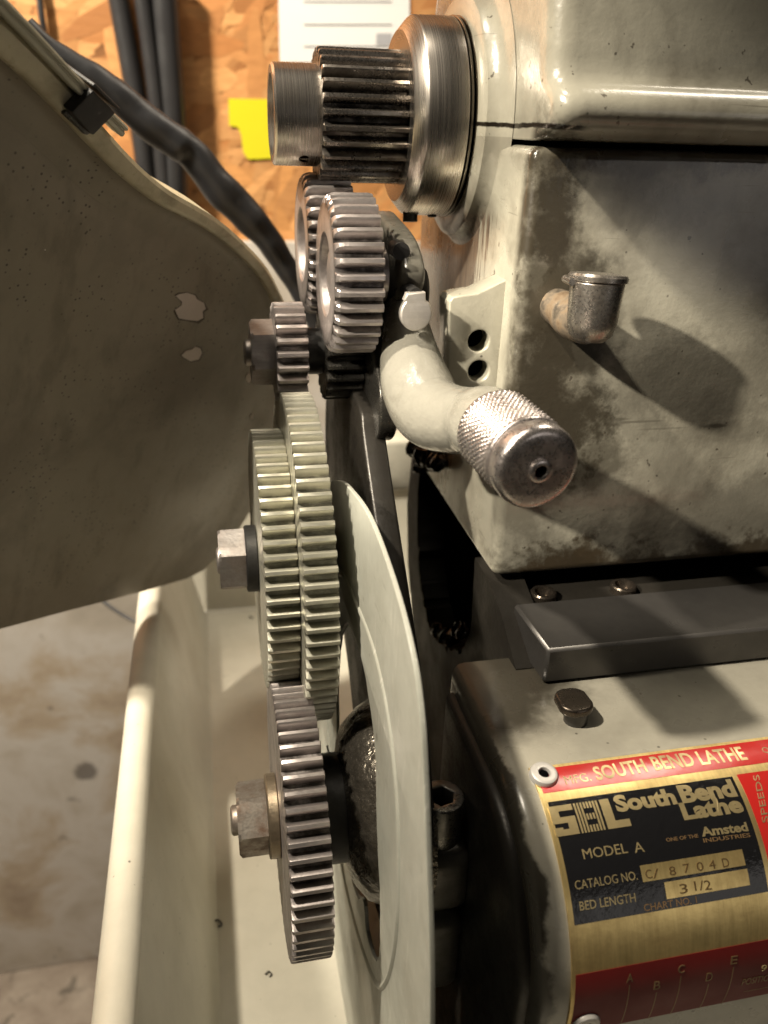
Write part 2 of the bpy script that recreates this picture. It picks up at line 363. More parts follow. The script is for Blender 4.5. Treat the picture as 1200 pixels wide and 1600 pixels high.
# strands of the board: thin overlapping flakes, one mesh with a colour per flake
def flakes():
    V, Fc, C = [], [], []
    lo = atY(-30, 420, WALLY); hi = atY(700, -30, WALLY)
    cols = [(.62, .30, .11), (.56, .26, .09), (.66, .34, .13), (.50, .22, .075), (.60, .29, .10), (.45, .19, .06)]
    N = 1000
    for i in range(N):
        x = rng.uniform(lo[0], hi[0]); z = rng.uniform(lo[2] - 20, hi[2] + 10); L = rng.uniform(30, 95); Wd = rng.uniform(8, 24); a = rng.normal(.5, .75)
        ca, sa = math.cos(a), math.sin(a); y = WALLY - .15 - .9 * i / N; k = len(V); m_ = 7; pts = []
        for t in np.linspace(-1, 1, 5): pts.append((t * L / 2, Wd / 2 * (rng.uniform(.6, 1) if abs(t) < 1 else .25)))
        for t in np.linspace(1, -1, 5): pts.append((t * L / 2, -Wd / 2 * (rng.uniform(.6, 1) if abs(t) < 1 else .25)))
        for (p, q) in pts: V.append((x + p * ca - q * sa, y, z + p * sa + q * ca))
        Fc.append(tuple(range(k, k + 10)))
        c = np.array(cols[rng.integers(len(cols))]) * rng.uniform(.8, 1.15); 
        if rng.random() < .06: c = c * .45
        C += [tuple(c) + (1,)] * 10
    me = bpy.data.meshes.new('strand'); me.from_pydata([tuple(map(float, v)) for v in V], [], Fc)
    at = me.color_attributes.new('tint', 'FLOAT_COLOR', 'POINT')
    for i, c in enumerate(C): at.data[i].color = c
    n = NB('board_strand'); a_ = n.node('ShaderNodeVertexColor', layer_name='tint').outputs[0]
    g = n.noise(n.mapv(n.pos, (60, 60, 220), (0, .5, 0)), 1.0, 5, .65); sp = n.rng(n.noise(n.pos, 95, 4, .6), .66, .74)
    c = n.mix(n.rng(g, .35, .7, 0, .35), a_, (.30, .12, .035)); c = n.mix(n.math('MULTIPLY', sp, .8), c, (.13, .045, .018))
    o = link('strand', me, n.out(c, .5, 0, n.bump(g, .0006, .6)), wall, sharp=0); o['kind'] = 'stuff'
flakes()
def concrete():
    n = NB('shop_floor'); g = n.noise(n.pos, 9, 8, .65); h = n.ramp(n.noise(n.pos, 26, 6, .6, .8), [(.56, 0.0), (.64, 1.0), (.9, 1.0)])
    c = n.ramp(g, [(.3, (.07, .05, .035)), (.5, (.17, .135, .105)), (.7, (.27, .23, .185))]); c = n.mix(n.math('MULTIPLY', h, .8), c, (.05, .04, .03))
    return n.out(c, .6, 0, n.bump(g, .004, .5))
fl = struct(link('floor', mesh_from([(-2500, -1500, -H), (2500, -1500, -H), (2500, WALLY, -H), (-2500, WALLY, -H)], [(0, 1, 2, 3)]), concrete(), sharp=0))
fl['label'] = 'stained brown concrete shop floor'
def steelsheet():
    n = NB('stained_steel_sheet'); g = n.noise(n.pos, 7, 7, .62, .4); f = n.noise(n.pos, 40, 5, .6); s = n.noise(n.mapv(n.pos, (4, 4, 60)), 1.0, 4, .6)
    c = n.ramp(g, [(.28, (.33, .29, .24)), (.42, (.46, .41, .345)), (.52, (.55, .51, .46)), (.62, (.44, .36, .27)), (.75, (.30, .23, .17))])
    c = n.mix(n.rng(s, .62, .72, 0, .4), c, (.55, .52, .50)); c = n.mix(n.rng(f, .66, .74, 0, .6), c, (.12, .10, .085))
    q = atY(137, 1203, WALLY - 12); d = n.node('ShaderNodeVectorMath', operation='DISTANCE'); n.put(d.inputs[0], n.pos); d.inputs[1].default_value = (q[0] / 1000, q[1] / 1000, (q[2] + H) / 1000)
    c = n.mix(n.rng(n.math('ADD', d.outputs['Value'], n.rng(f, .2, .8, -.004, .004)), .010, .016, .7, 0), c, (.06, .05, .045))
    return n.out(c, n.rng(g, .3, .7, .30, .5), .1, n.bump(f, .0006, .4))
zt = atY(470, 378, WALLY - 14)[2]; zb = atY(90, 1488, WALLY - 14)[2]
tag(box('steel_panel', (-880, WALLY - 14, -H + 1), (880, WALLY - 3, zt), steelsheet(), bev=1.0),
    'stained grey sheet steel panel standing against the strand board wall', 'panel')

# ------------------------------------------------------------------ wall-mounted things
def onwall(px, py, Y=WALLY - 2): return atY(px, py, Y)
def cable(px0, px1, wpx, name, lab, mat, off):
    a = onwall(px0, -40, WALLY - off); b = onwall(px1, 330, WALLY - off); r = wpx / 2 * np.linalg.norm(a) / np.linalg.norm(ray(px0, 0)) 
    pts = [a + (b - a) * t + np.array([math.sin(t * 5 + px0) * 1.2, 0, 0]) for t in (0, .3, .6, 1, 1.5)]
    return tag(tube(name, pts, r, mat, seg=20), lab, 'cable', 'black cables hanging down the board wall')
cable(181, 237, 33, 'wall_cable', 'thick black cable on the board wall, farthest from the paper sheet', CONDUIT, 14)
cable(219, 262, 26, 'wall_cable', 'thin middle black cable between two thicker ones on the board wall', CONDUIT, 20)
cable(256, 275, 42, 'wall_cable', 'thickest black cable on the board wall, next to the yellow tape', CONDUIT, 16)
p = [onwall(60, -20, WALLY - 6), onwall(65, 25, WALLY - 7), onwall(70, 60, WALLY - 6), onwall(72, 120, WALLY - 6)]
tag(tube('thin_wire', p, 2.6, RUBBER), 'thin black wire on board wall above the open gear cover', 'wire')
# paper sheet with printed rules
def wallrect(name, pts, mat, parent=None, off=2.0, th=.3, wob=0):
    P = [onwall(*p, WALLY - off) for p in pts]
    return prism(name, [(q[0], q[2]) for q in P], [], WALLY - off - th, WALLY - off, 'XZ', mat, parent, sharp=0)
PAPER = flat('white_paper', (.80, .79, .77), .7, 0, 60, .0003, .05)
INK = flat('printed_ink', (.08, .08, .10), .7)
pap = thing('paper_sheet', 'white paper sheet with ruled lines pinned to the board wall', 'paper', onwall(520, 97, WALLY - 2))
wallrect('sheet', [(434, -60), (640, -60), (640, 99), (437, 97)], PAPER, pap)
for yy in (2, 38, 72): wallrect('printed_line', [(475, yy), (612, yy), (612, yy + 1.7), (475, yy + 1.7)], INK, pap, off=2.5, th=.1)
wallrect('printed_block', [(588, 52), (612, 52), (612, 70), (588, 70)], flat('grey_print', (.40, .40, .42), .7), pap, off=2.5, th=.1)
YEL = flat('yellow_tape', (.70, .64, .015), .45, 0, 60, .0003, .06)
tag(wallrect('yellow_tape', [(357, 154), (430, 155), (432, 247), (388, 249), (380, 238), (377, 212), (372, 199), (358, 196)], YEL, None, off=2.2),
    'torn strip of bright yellow tape stuck on board wall', 'tape')

# ------------------------------------------------------------------ chip tray
ZT = -340.0
tray = thing('chip_tray', 'cream painted steel chip tray with rolled rim below the gears', 'tray', (100, 300, ZT))
box('tray_floor', (-11.7, -60, ZT - 3), (420, 540, ZT), TRAYP, tray)
RX, RZ = -37.0, -243.0
wallp = [(-11.7, ZT), (-14, ZT + 3), (RX + 2, RZ), (RX, RZ - 1), (-16, ZT - 3), (-12, ZT - 3)]
loft('tray_side', [[(a, y, b) for a, b in wallp] for y in (-60, 200, 420, 505, 540)], TRAYP, tray)
tube('rolled_rim', [(RX - 2.5, y, RZ - 2) for y in (-60, 150, 350, 470)] + [(RX - 2, 520, RZ - 2), (RX + 6, 548, RZ - 2), (RX + 30, 556, RZ - 2), (120, 556, RZ - 2), (420, 556, RZ - 2)], 6.6, TRAYP, tray, seg=20)
loft('tray_back', [[(x, a, b) for a, b in [(540, ZT), (543, ZT + 2), (556, RZ), (558, RZ), (545, ZT - 3), (540, ZT - 3)]] for x in (-40, 100, 420)], TRAYP, tray)
fl_ = tag(tube('fallen_wire', [atY(150, 930, 640), atY(175, 950, 630), atY(205, 968, 620), atY(232, 978, 610)], 1.5, RUBBER), 'thin dark wire hanging below the open gear cover beside tray rim', 'wire')
for k, (px, py, sc_, lab) in enumerate([(340, 1443, 1.2, 'curled dark metal chip on the tray floor beside the side seam'), (392, 965, .8, 'small dark chip on the tray floor close to the tray back'),
                               (327, 1250, .5, 'tiniest dark speck of metal lying in the tray side seam'), (420, 1522, .8, 'small dark chip on open tray floor below the screw gear')]):
    c = atZ(px, py, ZT + .5); tag(tube('metal_chip', [c + sc_ * np.array(q) for q in [(-2, 0, 0), (0, 1, .8), (1.6, -.6, 0), (.3, -1.6, .2)]], .45 * sc_, DARKIRON, seg=6, n=4), lab, 'chip', 'metal chips in the tray')

# ------------------------------------------------------------------ things glimpsed behind
tag(tube('wooden_stick', [atY(560, 775, 600), atY(640, 818, 560), atY(660, 830, 550)], 3.2, flat('pale_wood', (.62, .46, .24), .6)), 'pale wooden stick seen in gap between black arm and bed', 'stick')
tag(tube('wire_loop', [atY(610, 815, 590), atY(622, 832, 585), atY(640, 833, 585), atY(655, 820, 585)], 1.3, RUBBER), 'loop of thin black wire behind the wooden stick', 'wire')
rl = thing('shelf_rails', 'two bright edged grey shelf ledges on the steel panel', 'shelf', onwall(620, 910, WALLY - 30))
for yy in (813, 906):
    a = atY(640, yy, WALLY - 24); box('ledge', (a[0] - 160, WALLY - 40, a[2] - 5), (a[0] + 160, WALLY - 14, a[2]), TRAYP, rl, bev=1.5)
tag(box('cream_bracket', tuple(atY(596, 770, 430) + np.array([0, 0, 0])), tuple(atY(650, 668, 450)), PAINT, bev=3), 'cream painted bracket seen behind black quadrant arm', 'bracket')

# ================================================================== OPEN GEAR COVER
GN = np.array([.62, -.68, -.39]); GN /= np.linalg.norm(GN); GC = GN @ atY(430, 470, 362)
def gpt(px, py, off=0.0): d = ray(px, py); return d * ((GC + off) / (GN @ d))
GU = np.cross(GN, [0, 0, 1]); GU /= np.linalg.norm(GU); 
if GU[0] < 0: GU = -GU
GV = np.cross(GU, GN) * 1.0
if GV[2] < 0: GV = -GV
def extr(name, pts, thick, mat, parent, bev=0, holes=()):
    """pts: pixel outline on the cover plane; thickness goes behind the plane"""
    O = gpt(300, 600)
    q3 = [gpt(*p) if len(p) == 2 else np.array(p) for p in pts]; o2 = [((q - O) @ GU, (q - O) @ GV) for q in q3]
    V = []; n = len(o2)
    ob = prism(name, o2, [], -thick / 2, thick / 2, 'XY', mat, None, bev)
    me = ob.data; L = Vector(ob.location)
    for v in me.vertices:
        c = (v.co + L) * 1000; a, b, t = c.x, c.y, c.z - H
        q = O + GU * a + GV * b + GN * (t - thick / 2); v.co = (q[0] / 1000, q[1] / 1000, (q[2] + H) / 1000)
    ob.location = (0, 0, 0); finish(ob)
    bm = bmesh.new(); bm.from_mesh(me); bmesh.ops.recalc_face_normals(bm, faces=bm.faces); bm.to_mesh(me); bm.free(); me.set_sharp_from_angle(angle=math.radians(35))
    if parent: ob.parent = parent; ob.matrix_parent_inverse = parent.matrix_world.inverted()
    return ob
guard = thing('gear_cover', 'dark grimy swung open gear cover with worn pale rim and chipped paint', 'cover', gpt(200, 930))
edge_top = [(-14, 18), (0, 30), (60, 88), (120, 153), (165, 206), (215, 260), (262, 300), (310, 328), (345, 350), (385, 385), (420, 425), (448, 480)]
et = [tuple(p) for p in smooth_path(edge_top, 5)]
HR = 9.0
et3 = [gpt(*p, HR) - GN * HR for p in et]
outline = [tuple(q) for q in et3] + [(462, 560), (455, 660), (430, 735), (405, 778), (375, 826), (345, 866), (318, 892), (292, 905), (220, 926), (100, 957), (-14, 988)]
extr('cover_plate', outline, 5, GUARDP, guard, bev=.8)
# raised rim along the upper edge: swept profile
rings = []; fil = []
for i, p in enumerate(et):
    q0 = et3[max(i - 1, 0)]; q1 = et3[min(i + 1, len(et) - 1)]; c = et3[i]; t = (q1 - q0) / np.linalg.norm(q1 - q0); inn = np.cross(GN, t); inn /= np.linalg.norm(inn)
    if inn[2] > 0: inn = -inn
    wd = 7.0 - 3.5 * i / len(et); hh = 9.0
    prof = [(-.6, -5.5), (-.6, hh - 1.2), (.6, hh), (wd - 2.0, hh), (wd - .6, hh - 1.0), (wd, hh - 2.6), (wd, -3)]
    fil.append([c + inn * a + GN * b for a, b in [(wd - .5, hh - 3.2), (wd + .4, hh - 4.2), (wd + 1.4, hh - 6.2), (wd + 3.0, 1.5), (wd + 6, .5), (wd + 10, .12), (wd + 10, -1), (wd - .5, -1)]])
    rings.append([c + inn * a + GN * b for a, b in prof])
loft('rim', rings, RIMP, guard, sharp=40)
loft('rim_fillet', fil, GUARDP, guard, sharp=40)
def chip(pts):
    o = extr('paint_chip', pts, .25, BARE, guard)
    for v in o.data.vertices: v.co += Vector(GN) * .0003
    return o
def blobpx(cx, cy, rx, ry, n=22, j=.28):
    return [(cx + rx * math.cos(t) * (1 + rng.uniform(-j, j)), cy + ry * math.sin(t) * (1 + rng.uniform(-j, j))) for t in np.linspace(0, 2 * math.pi, n, endpoint=False)]
for c in [[(274, 462), (280, 459), (292, 457), (304, 461), (307, 467), (318, 473), (321, 482), (316, 486), (317, 496), (308, 501), (290, 499), (279, 497), (273, 484), (283, 477), (284, 471)],
          [(283, 555), (290, 548), (299, 546), (305, 541), (313, 544), (315, 551), (310, 561), (297, 564), (288, 559)], blobpx(388, 590, 4, 7, 12), blobpx(393, 650, 2.5, 4, 9), blobpx(70, 390, 1.5, 1.5, 8)]:
    cc = np.mean(np.array(c), 0); o = extr('paint_chip_edge', [tuple(cc + (np.array(p) - cc) * (1.10 + .05 * math.sin(k * 2.3)) + np.array([.8, .9])) for k, p in enumerate(c)], .2, flat('broken_paint_edge', (.09, .07, .045), .6) if 'broken_paint_edge' not in bpy.data.materials else bpy.data.materials['broken_paint_edge'], guard)
    for v in o.data.vertices: v.co += Vector(GN) * .00012
    chip(c)
# plastic strip and printed clip on the rim
def swept(name, pix, prof, mat, parent, off):
    rings = []
    for i, p in enumerate(pix):
        q0 = gpt(*pix[max(i - 1, 0)], off); q1 = gpt(*pix[min(i + 1, len(pix) - 1)], off); c = gpt(*p, off); t = (q1 - q0) / np.linalg.norm(q1 - q0); inn = np.cross(GN, t); inn /= np.linalg.norm(inn)
        if inn[2] > 0: inn = -inn
        rings.append([c + inn * a + GN * b for a, b in prof])
    return loft(name, rings, mat, parent, sharp=25)
strip_px = [(-30, -22), (40, 50), (95, 109), (140, 156), (188, 203)]
tag(swept('plastic_strip', strip_px, [(-1.9, -3), (-1.9, 1.6), (-1.4, 2.2), (-.8, 2.2), (-.6, 1.5), (-.2, 1.5), (.1, 2.2), (1.0, 2.2), (1.4, 1.6), (1.4, -3)], STRIP, None, 9.5),
    'grooved olive plastic strip lying along the top of the gear cover rim', 'strip')
clip = thing('black_clip', 'black plastic clip gripping the strip onto the gear cover rim', 'clip', gpt(145, 205))
extr_pts = [(106, 174), (147, 131), (190, 172), (150, 214)]
def hexa(name, pts, o0, o1, mat, parent, bev=.5):
    bm = bmesh.new(); lo = [bm.verts.new(gpt(*p, o1) - GN * (o1 - o0)) for p in pts]; hi = [bm.verts.new(gpt(*p, o1)) for p in pts]; n = len(pts)
    bm.faces.new(lo[::-1]); bm.faces.new(hi)
    for i in range(n): bm.faces.new((lo[i], lo[(i + 1) % n], hi[(i + 1) % n], hi[i]))
    bmesh.ops.recalc_face_normals(bm, faces=bm.faces)
    bmesh.ops.bevel(bm, geom=list(bm.edges), offset=bev, segments=2, profile=.5, affect='EDGES')
    me = bpy.data.meshes.new(name); bm.to_mesh(me); bm.free(); return link(name, me, mat, parent)
def sh(pts, d=(8, 3)): return [(p[0] + d[0], p[1] + d[1]) for p in pts]
hexa('clip_body', [(112, 176), (146, 141), (182, 177), (146, 213)], 9.2, 13.5, PLASTIC, clip, .6)
hexa('clip_lip', [(145, 134), (149, 130), (190, 171), (186, 175)], -2, 14.2, PLASTIC, clip, .4)
hexa('clip_jaw', [(98, 178), (112, 164), (150, 203), (138, 216)], .3, 9.6, flat('oily_black_plastic', (.018, .016, .015), .25, 0, 900, .0004), clip, 1.2)
# ------------------------------------------------------------------ black sheathed cable behind the cover
cp = [(40, 40, 15), (80, 78, 17), (130, 112, 21), (175, 142, 23), (225, 187, 25), (275, 222, 26), (300, 240, 24), (340, 290, 27), (385, 336, 25), (420, 376, 21), (447, 418, 18), (470, 455, 17), (500, 510, 17)]
pts = []
for i, (px, py, hw) in enumerate(cp):
    Y = 430 + 10 * i / 12; q = atY(px, py, Y); r = hw * np.linalg.norm(q) / np.linalg.norm(ray(px, py)); pts.append(tuple(q) + (r,))
tag(tube('sheathed_cable', pts, 6, RUBBER, seg=22, n=7, wob=.04), 'wrinkled black plastic sleeved cable running behind the gear cover', 'cable')

# ================================================================== HEADSTOCK
XH = 91.7; YF = 234.0
hd = thing('headstock', 'grey cream painted cast iron lathe headstock with oily grime', 'headstock', (220, 290, -142))
def hs_edit(bm):
    for v in bm.verts:
        if v.co.y < 240 and v.co.z < -100: v.co.y -= 1.5
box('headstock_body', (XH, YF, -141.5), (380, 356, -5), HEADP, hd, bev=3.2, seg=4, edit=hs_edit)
# cover above the joint: profile in (Y,Z) swept along X, rounded at its left end
cov = [(300, -3.5), (236, -3.5), (229, -2.4), (224.5, .2), (222.6, 2.6), (222.4, 4.8), (223.2, 6.8), (224.8, 8.6), (227.2, 10.0), (229.4, 11.4), (230.8, 13.6), (231.6, 17), (234, 31), (240, 48), (262, 66), (300, 74), (345, 66), (356, 40), (356, -3.5)]
rings = []
for x, s in [(XH + 1.5, 9), (XH + 1.8, 5.5), (XH + 3.2, 2.4), (XH + 5.6, .7), (XH + 9, 0), (380, 0)]:
    rings.append([(x, max(y, 222.4) + s * (1 if y < 300 else -.4), z - (s * .5 if z > 20 else 0)) for y, z in cov])
loft('headstock_cover', rings, HEADP, hd, sharp=50)
box('joint_gap_strip', (XH + 4, 240, -5.6), (378, 352, -3.0), HOLE, hd)  # black strip set in the open joint, gap's shade put into its colour
# bearing boss, split through the joint
S = (301.0, 1.0)
lathe('bearing_boss', [(0, 30), (0, 35.5), (1.0, 37.2), (3.5, 38.2), (5.5, 41), (6.5, 46)], (XH - 5.2, S[0], S[1]), (1, 0, 0), HEADP, hd, seg=96)
# index boss with two holes
tabY = 246.0
a0 = atY(703, 462, tabY); a1 = atY(790, 610, tabY)
tabp = [(a0[0], a0[2] - 2), (a0[0] + 1, a0[2] - .5), (a0[0] + 4, a0[2]), (a0[0] + 9, a0[2] + .6), (a0[0] + 13, a0[2] + 2.5), (XH + 3, a0[2] + 6), (XH + 3, a1[2] - 4), (a0[0] + 1.5, a1[2] - 4)]
hc = [atY(748, 533, tabY), atY(748, 580, tabY)]
prism('index_boss', tabp, [circle((c[0], c[2]), 3.5, 28) for c in hc], tabY - .01, tabY + 12, 'XZ', HEADP, hd, bev=.6)
for c in hc: lathe('index_hole', [(7, 3.6), (12.5, 3.6)], (c[0], tabY, c[2]), (0, 1, 0), HOLE, hd, seg=24)
# oil cup: elbow, cup and lid
oc = thing('oil_cup', 'small tin elbow oil cup with flip lid on headstock front', 'oil cup', atY(905, 545, 216))
b0 = atY(868, 478, YF); cupc = atY(928, 480, 213)
tube('elbow', [(b0[0], YF + 3, b0[2], 5.2), (b0[0] + .3, YF - 5, b0[2] - .2, 5.6), (b0[0] + 1, YF - 12, b0[2] - 1, 6.4), (cupc[0], cupc[1] + 3, cupc[2] - 4, 7.0)], 5.5, RUST, oc, seg=24)
lathe('cup', [(-9.5, 1.5), (-9.2, 4.2), (-7.5, 6.0), (-4, 7.0), (6.6, 7.5), (6.9, 7.3), (6.9, 5)], cupc, (.04, .05, 1), CUPM, oc, seg=40)
lathe('lid', [(6.7, 7.6), (7.0, 8.2), (8.2, 8.3), (8.9, 7.7), (9.2, 5.5), (9.4, .5)], cupc, (.06, .10, 1), CUPM, oc, seg=40)
lathe('hinge', [(-2.5, 1.1), (2.5, 1.1)], cupc + np.array([-8.0, 1, 7.2]), (0, 1, 0), CUPM, oc, seg=14)

# ================================================================== BED, WAY BAR, GEARBOX
bed = thing('lathe_bed', 'dark oily cast iron lathe bed under the headstock', 'bed', (220, 270, -330))
notch = smooth_path([(253, -144.5), (252, -160), (251, -174), (258, -188), (268, -197), (284, -204), (303, -208), (318, -203), (328, -192), (335, -176), (338, -158), (337, -142)], 6)
notch = [(p[0] + rng.uniform(-1.6, 1.6) * (1 if p[1] < -182 else .25), p[1] + rng.uniform(-2.2, 2.2) * (1 if p[1] < -182 else .25)) for p in notch]
prism('bed_end', [(205, -160), (222, -150), (236, -145)] + notch + [(352, -141.5), (357, -170), (350, -200), (335, -225), (335, -330), (205, -330)], [], XH + .5, XH + 13.4, 'YZ', BEDP, bed)
box('bed_shade_block', (XH + 13.5, 246.5, -329), (379, 352, -143), HOLE, bed)  # added black block in the hollow bed, interior shade put into its colour
box('front_web', (XH + 14, 205, -330), (380, 246, -150), BEDP, bed, bev=1)
def bar_edit(bm):
    for v in bm.verts:
        if v.co.x < 120 and v.co.y < 210: v.co.x += 1
bar = box('way_bar', (97, 196, -160), (380, 224, -147), DARKIRON, bed, bev=1.0, seg=1, edit=bar_edit)
box('way_channel', (XH + 2, 222, -158), (380, 240, -150.5), SLIME, bed, bev=.6)
for k, (px, py) in enumerate([(850, 922), (977, 913)]):
    c = atZ(px, py, -146.5); c[1] = 230.0
    lathe('bolt_head', [(-6, 4.6), (0, 4.6), (.5, 4.2), (.5, 3.2), (-1.8, 2.9), (-2.0, .1)], (c[0], c[1], -147.5), (0, 0, 1), gear_metal('oily_bolt', (.12, .10, .08), (.04, .03, .025), .25) if k == 0 else bpy.data.materials['oily_bolt'], bed, seg=28)
gb = thing('gearbox', 'cream painted quick change gearbox with rounded front and nameplate', 'gearbox', (220, 170, -330))
GYc, GZc, GR, GX0 = 165.0, -205.0, 45.0, 71.5
prof = [(212, -160.5), (168, -160)] + [(GYc - GR * math.sin(t), GZc + GR * math.cos(t)) for t in np.linspace(.05, math.pi / 2, 24)] + [(120.5, -330), (212, -330)]
rings = []
cx = lambda s: [(165 + (y - 165) * (1 - s / 45), -215 + (z + 215) * (1 - s / 55)) for y, z in prof]
for x, s in [(GX0, 4.5), (GX0 + .4, 2.6), (GX0 + 1.5, 1.1), (GX0 + 3.2, .25), (GX0 + 5, 0), (380, 0)]:
    rings.append([(x, y, z) for y, z in cx(s)])
def gearbox_paint():
    mt, n = paint('gearbox_paint', CREAM, .26, .5, .35); x, y, z = n.sep(n.pos); c0 = n.b.inputs['Base Color'].links[0].from_socket
    nz = n.noise(n.pos, 55, 6, .65)
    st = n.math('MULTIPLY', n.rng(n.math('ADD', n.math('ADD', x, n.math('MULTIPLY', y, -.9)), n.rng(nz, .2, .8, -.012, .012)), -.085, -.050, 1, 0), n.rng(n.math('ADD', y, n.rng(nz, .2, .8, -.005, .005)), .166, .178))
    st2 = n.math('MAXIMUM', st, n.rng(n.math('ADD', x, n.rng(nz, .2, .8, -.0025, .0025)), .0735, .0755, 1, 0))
    c = n.mix(n.math('MULTIPLY', st2, .93), c0, (.022, .018, .012)); n.put(n.b.inputs['Base Color'], c)  # plate's shade on the back-left top and left edge painted in with oil grime
    n.b.inputs['Coat Weight'].default_value = .5; n.b.inputs['Coat Roughness'].default_value = .14
    return mt
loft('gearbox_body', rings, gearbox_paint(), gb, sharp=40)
rings = [[(x, y, z) for y, z in cx(s)] for x, s in [(GX0 - 3.2, 9), (GX0 - 2.6, 7.5), (GX0 - 1, 6.5), (GX0 + .3, 6.5)]]
loft('shade_dark_end', rings, BLACKOIL, gb, sharp=40)  # added black end piece, plate's shade on the end face put into its colour
for k, (px, py, Xc, r) in enumerate([(648, 700, 88, 4.5), (664, 712, 87, 5.0), (682, 722, 88, 4.0), (656, 728, 89, 3.6), (700, 995, 90, 4.0), (720, 985, 91, 3.5), (684, 985, 90, 3.2)]):
    c = atX(px, py, Xc); lathe('grease_clump', [(-r, r * .2), (-r * .8, r * .6), (-r * .3, r), (r * .3, r * .95), (r * .8, r * .55), (r, r * .15)], c, (.3, .5, 1), SLIME, bed, seg=24, sharp=0, rfun=lambda d, t, k=k: .35 * r * math.sin(3 * t + d + k) * math.cos(2 * t - d * 1.3 + k))
# flip oiler on the gearbox top
fo = thing('flip_oiler', 'small oily oval flip lid oiler on top of the gearbox', 'oiler', (102, 181, -160))
c = atZ(903, 1100, -154)
lathe('oiler_stem', [(0, 3.6), (4.2, 3.6)], (c[0], c[1], -160.2), (0, 0, 1), DARKIRON, fo, seg=24)
ov = [(c[0] + 4.6 * math.cos(t) - (1.2 if math.cos(t) < 0 else 0), c[1] + 4.0 * math.sin(t) + (3.2 if math.sin(t) > .2 else 0)) for t in np.linspace(0, 2 * math.pi, 36, endpoint=False)]
prism('oiler_lid', ov, [], -156.2, -153.2, 'XY', bpy.data.materials['oily_bolt'], fo, bev=.9)

# ------------------------------------------------------------------ nameplate on the curved front
def gbhit(px, py):
    d = ray(px, py); a = d[1] ** 2 + d[2] ** 2; b = -2 * (d[1] * GYc + d[2] * GZc); c_ = GYc ** 2 + GZc ** 2 - GR ** 2
    q = d * ((-b - math.sqrt(max(b * b - 4 * a * c_, 0))) / (2 * a)); t = math.atan2(GYc - q[1], q[2] - GZc); return q[0], t * GR
def bend(u, s, off):
    t = s / GR; r = GR + off; return (u, GYc - r * math.sin(t), GZc + r * math.cos(t))
def panel(name, u0, u1, s0, s1, off, th, mat, parent, ru=None):
    nu, ns = 4, max(3, int(abs(s1 - s0) / 1.5)); U = np.linspace(u0, u1, nu + 1); Sx = np.linspace(s0, s1, ns + 1); V = []; Fc = []
    for L in (off, off - th):
        for s in Sx:
            for u in U: V.append(bend(u, s, L))
    n = (nu + 1) * (ns + 1); idx = lambda i, j, l: l * n + i * (nu + 1) + j
    for i in range(ns):
        for j in range(nu):
            Fc.append((idx(i, j, 0), idx(i, j + 1, 0), idx(i + 1, j + 1, 0), idx(i + 1, j, 0))); Fc.append((idx(i, j, 1), idx(i + 1, j, 1), idx(i + 1, j + 1, 1), idx(i, j + 1, 1)))
    for i in range(ns):
        Fc.append((idx(i, 0, 0), idx(i + 1, 0, 0), idx(i + 1, 0, 1), idx(i, 0, 1))); Fc.append((idx(i, nu, 0), idx(i, nu, 1), idx(i + 1, nu, 1), idx(i + 1, nu, 0)))
    for j in range(nu):
        Fc.append((idx(0, j, 0), idx(0, j, 1), idx(0, j + 1, 1), idx(0, j + 1, 0))); Fc.append((idx(ns, j, 0), idx(ns, j + 1, 0), idx(ns, j + 1, 1), idx(ns, j, 1)))
    return link(name, mesh_from(V, Fc), mat, parent, 50)
U0 = 79.6; s_top = gbhit(850, 1199)[1]; S_ = lambda px, py: gbhit(px, py)[1]; U_ = lambda px, py: gbhit(px, py)[0]
s_red1 = S_(860, 1240); s_blk0 = S_(865, 1254); s_blk1 = S_(888, 1446); s_red2 = S_(896, 1522); s_red3 = S_(960, 1600)
ub0 = U_(858, 1265) + .0; ub1 = U_(1150, 1213) - 1.6; ur0 = U_(1150, 1213) ; ur1 = ur0 + 13.0
np_ = panel('nameplate', U0, 215, s_top, s_red3 + 4.5, .55, .55, BRASS, gb)
panel('red_band', U0 + 1.2, 214, s_top + 1.0, s_red1, .62, .07, RED, np_)
panel('black_panel', ub0, ub1, s_blk0, s_blk1, .62, .07, BLACKEN, np_)
panel('red_column', ur0, ur1, s_blk0 - .3, s_blk1 + 0, .62, .07, RED, np_)
panel('red_column', ur1 + 2.2, 214, s_blk0 - .3, s_blk1, .62, .07, RED, np_)
panel('shaded_red_band', U0 + 1.0, 214, s_red2, s_red3 + 1.0, .62, .07, RED_SHADED, np_)
def glyphs(body, bold=0.0):
    cu = bpy.data.curves.new('t', 'FONT'); cu.body = body; cu.size = 1; cu.offset = bold; cu.resolution_u = 3; cu.extrude = 0
    o = bpy.data.objects.new('t', cu); COL.objects.link(o); dg = bpy.context.evaluated_depsgraph_get()
    me = bpy.data.meshes.new_from_object(o.evaluated_get(dg)); bpy.data.objects.remove(o); bpy.data.curves.remove(cu)
    return me
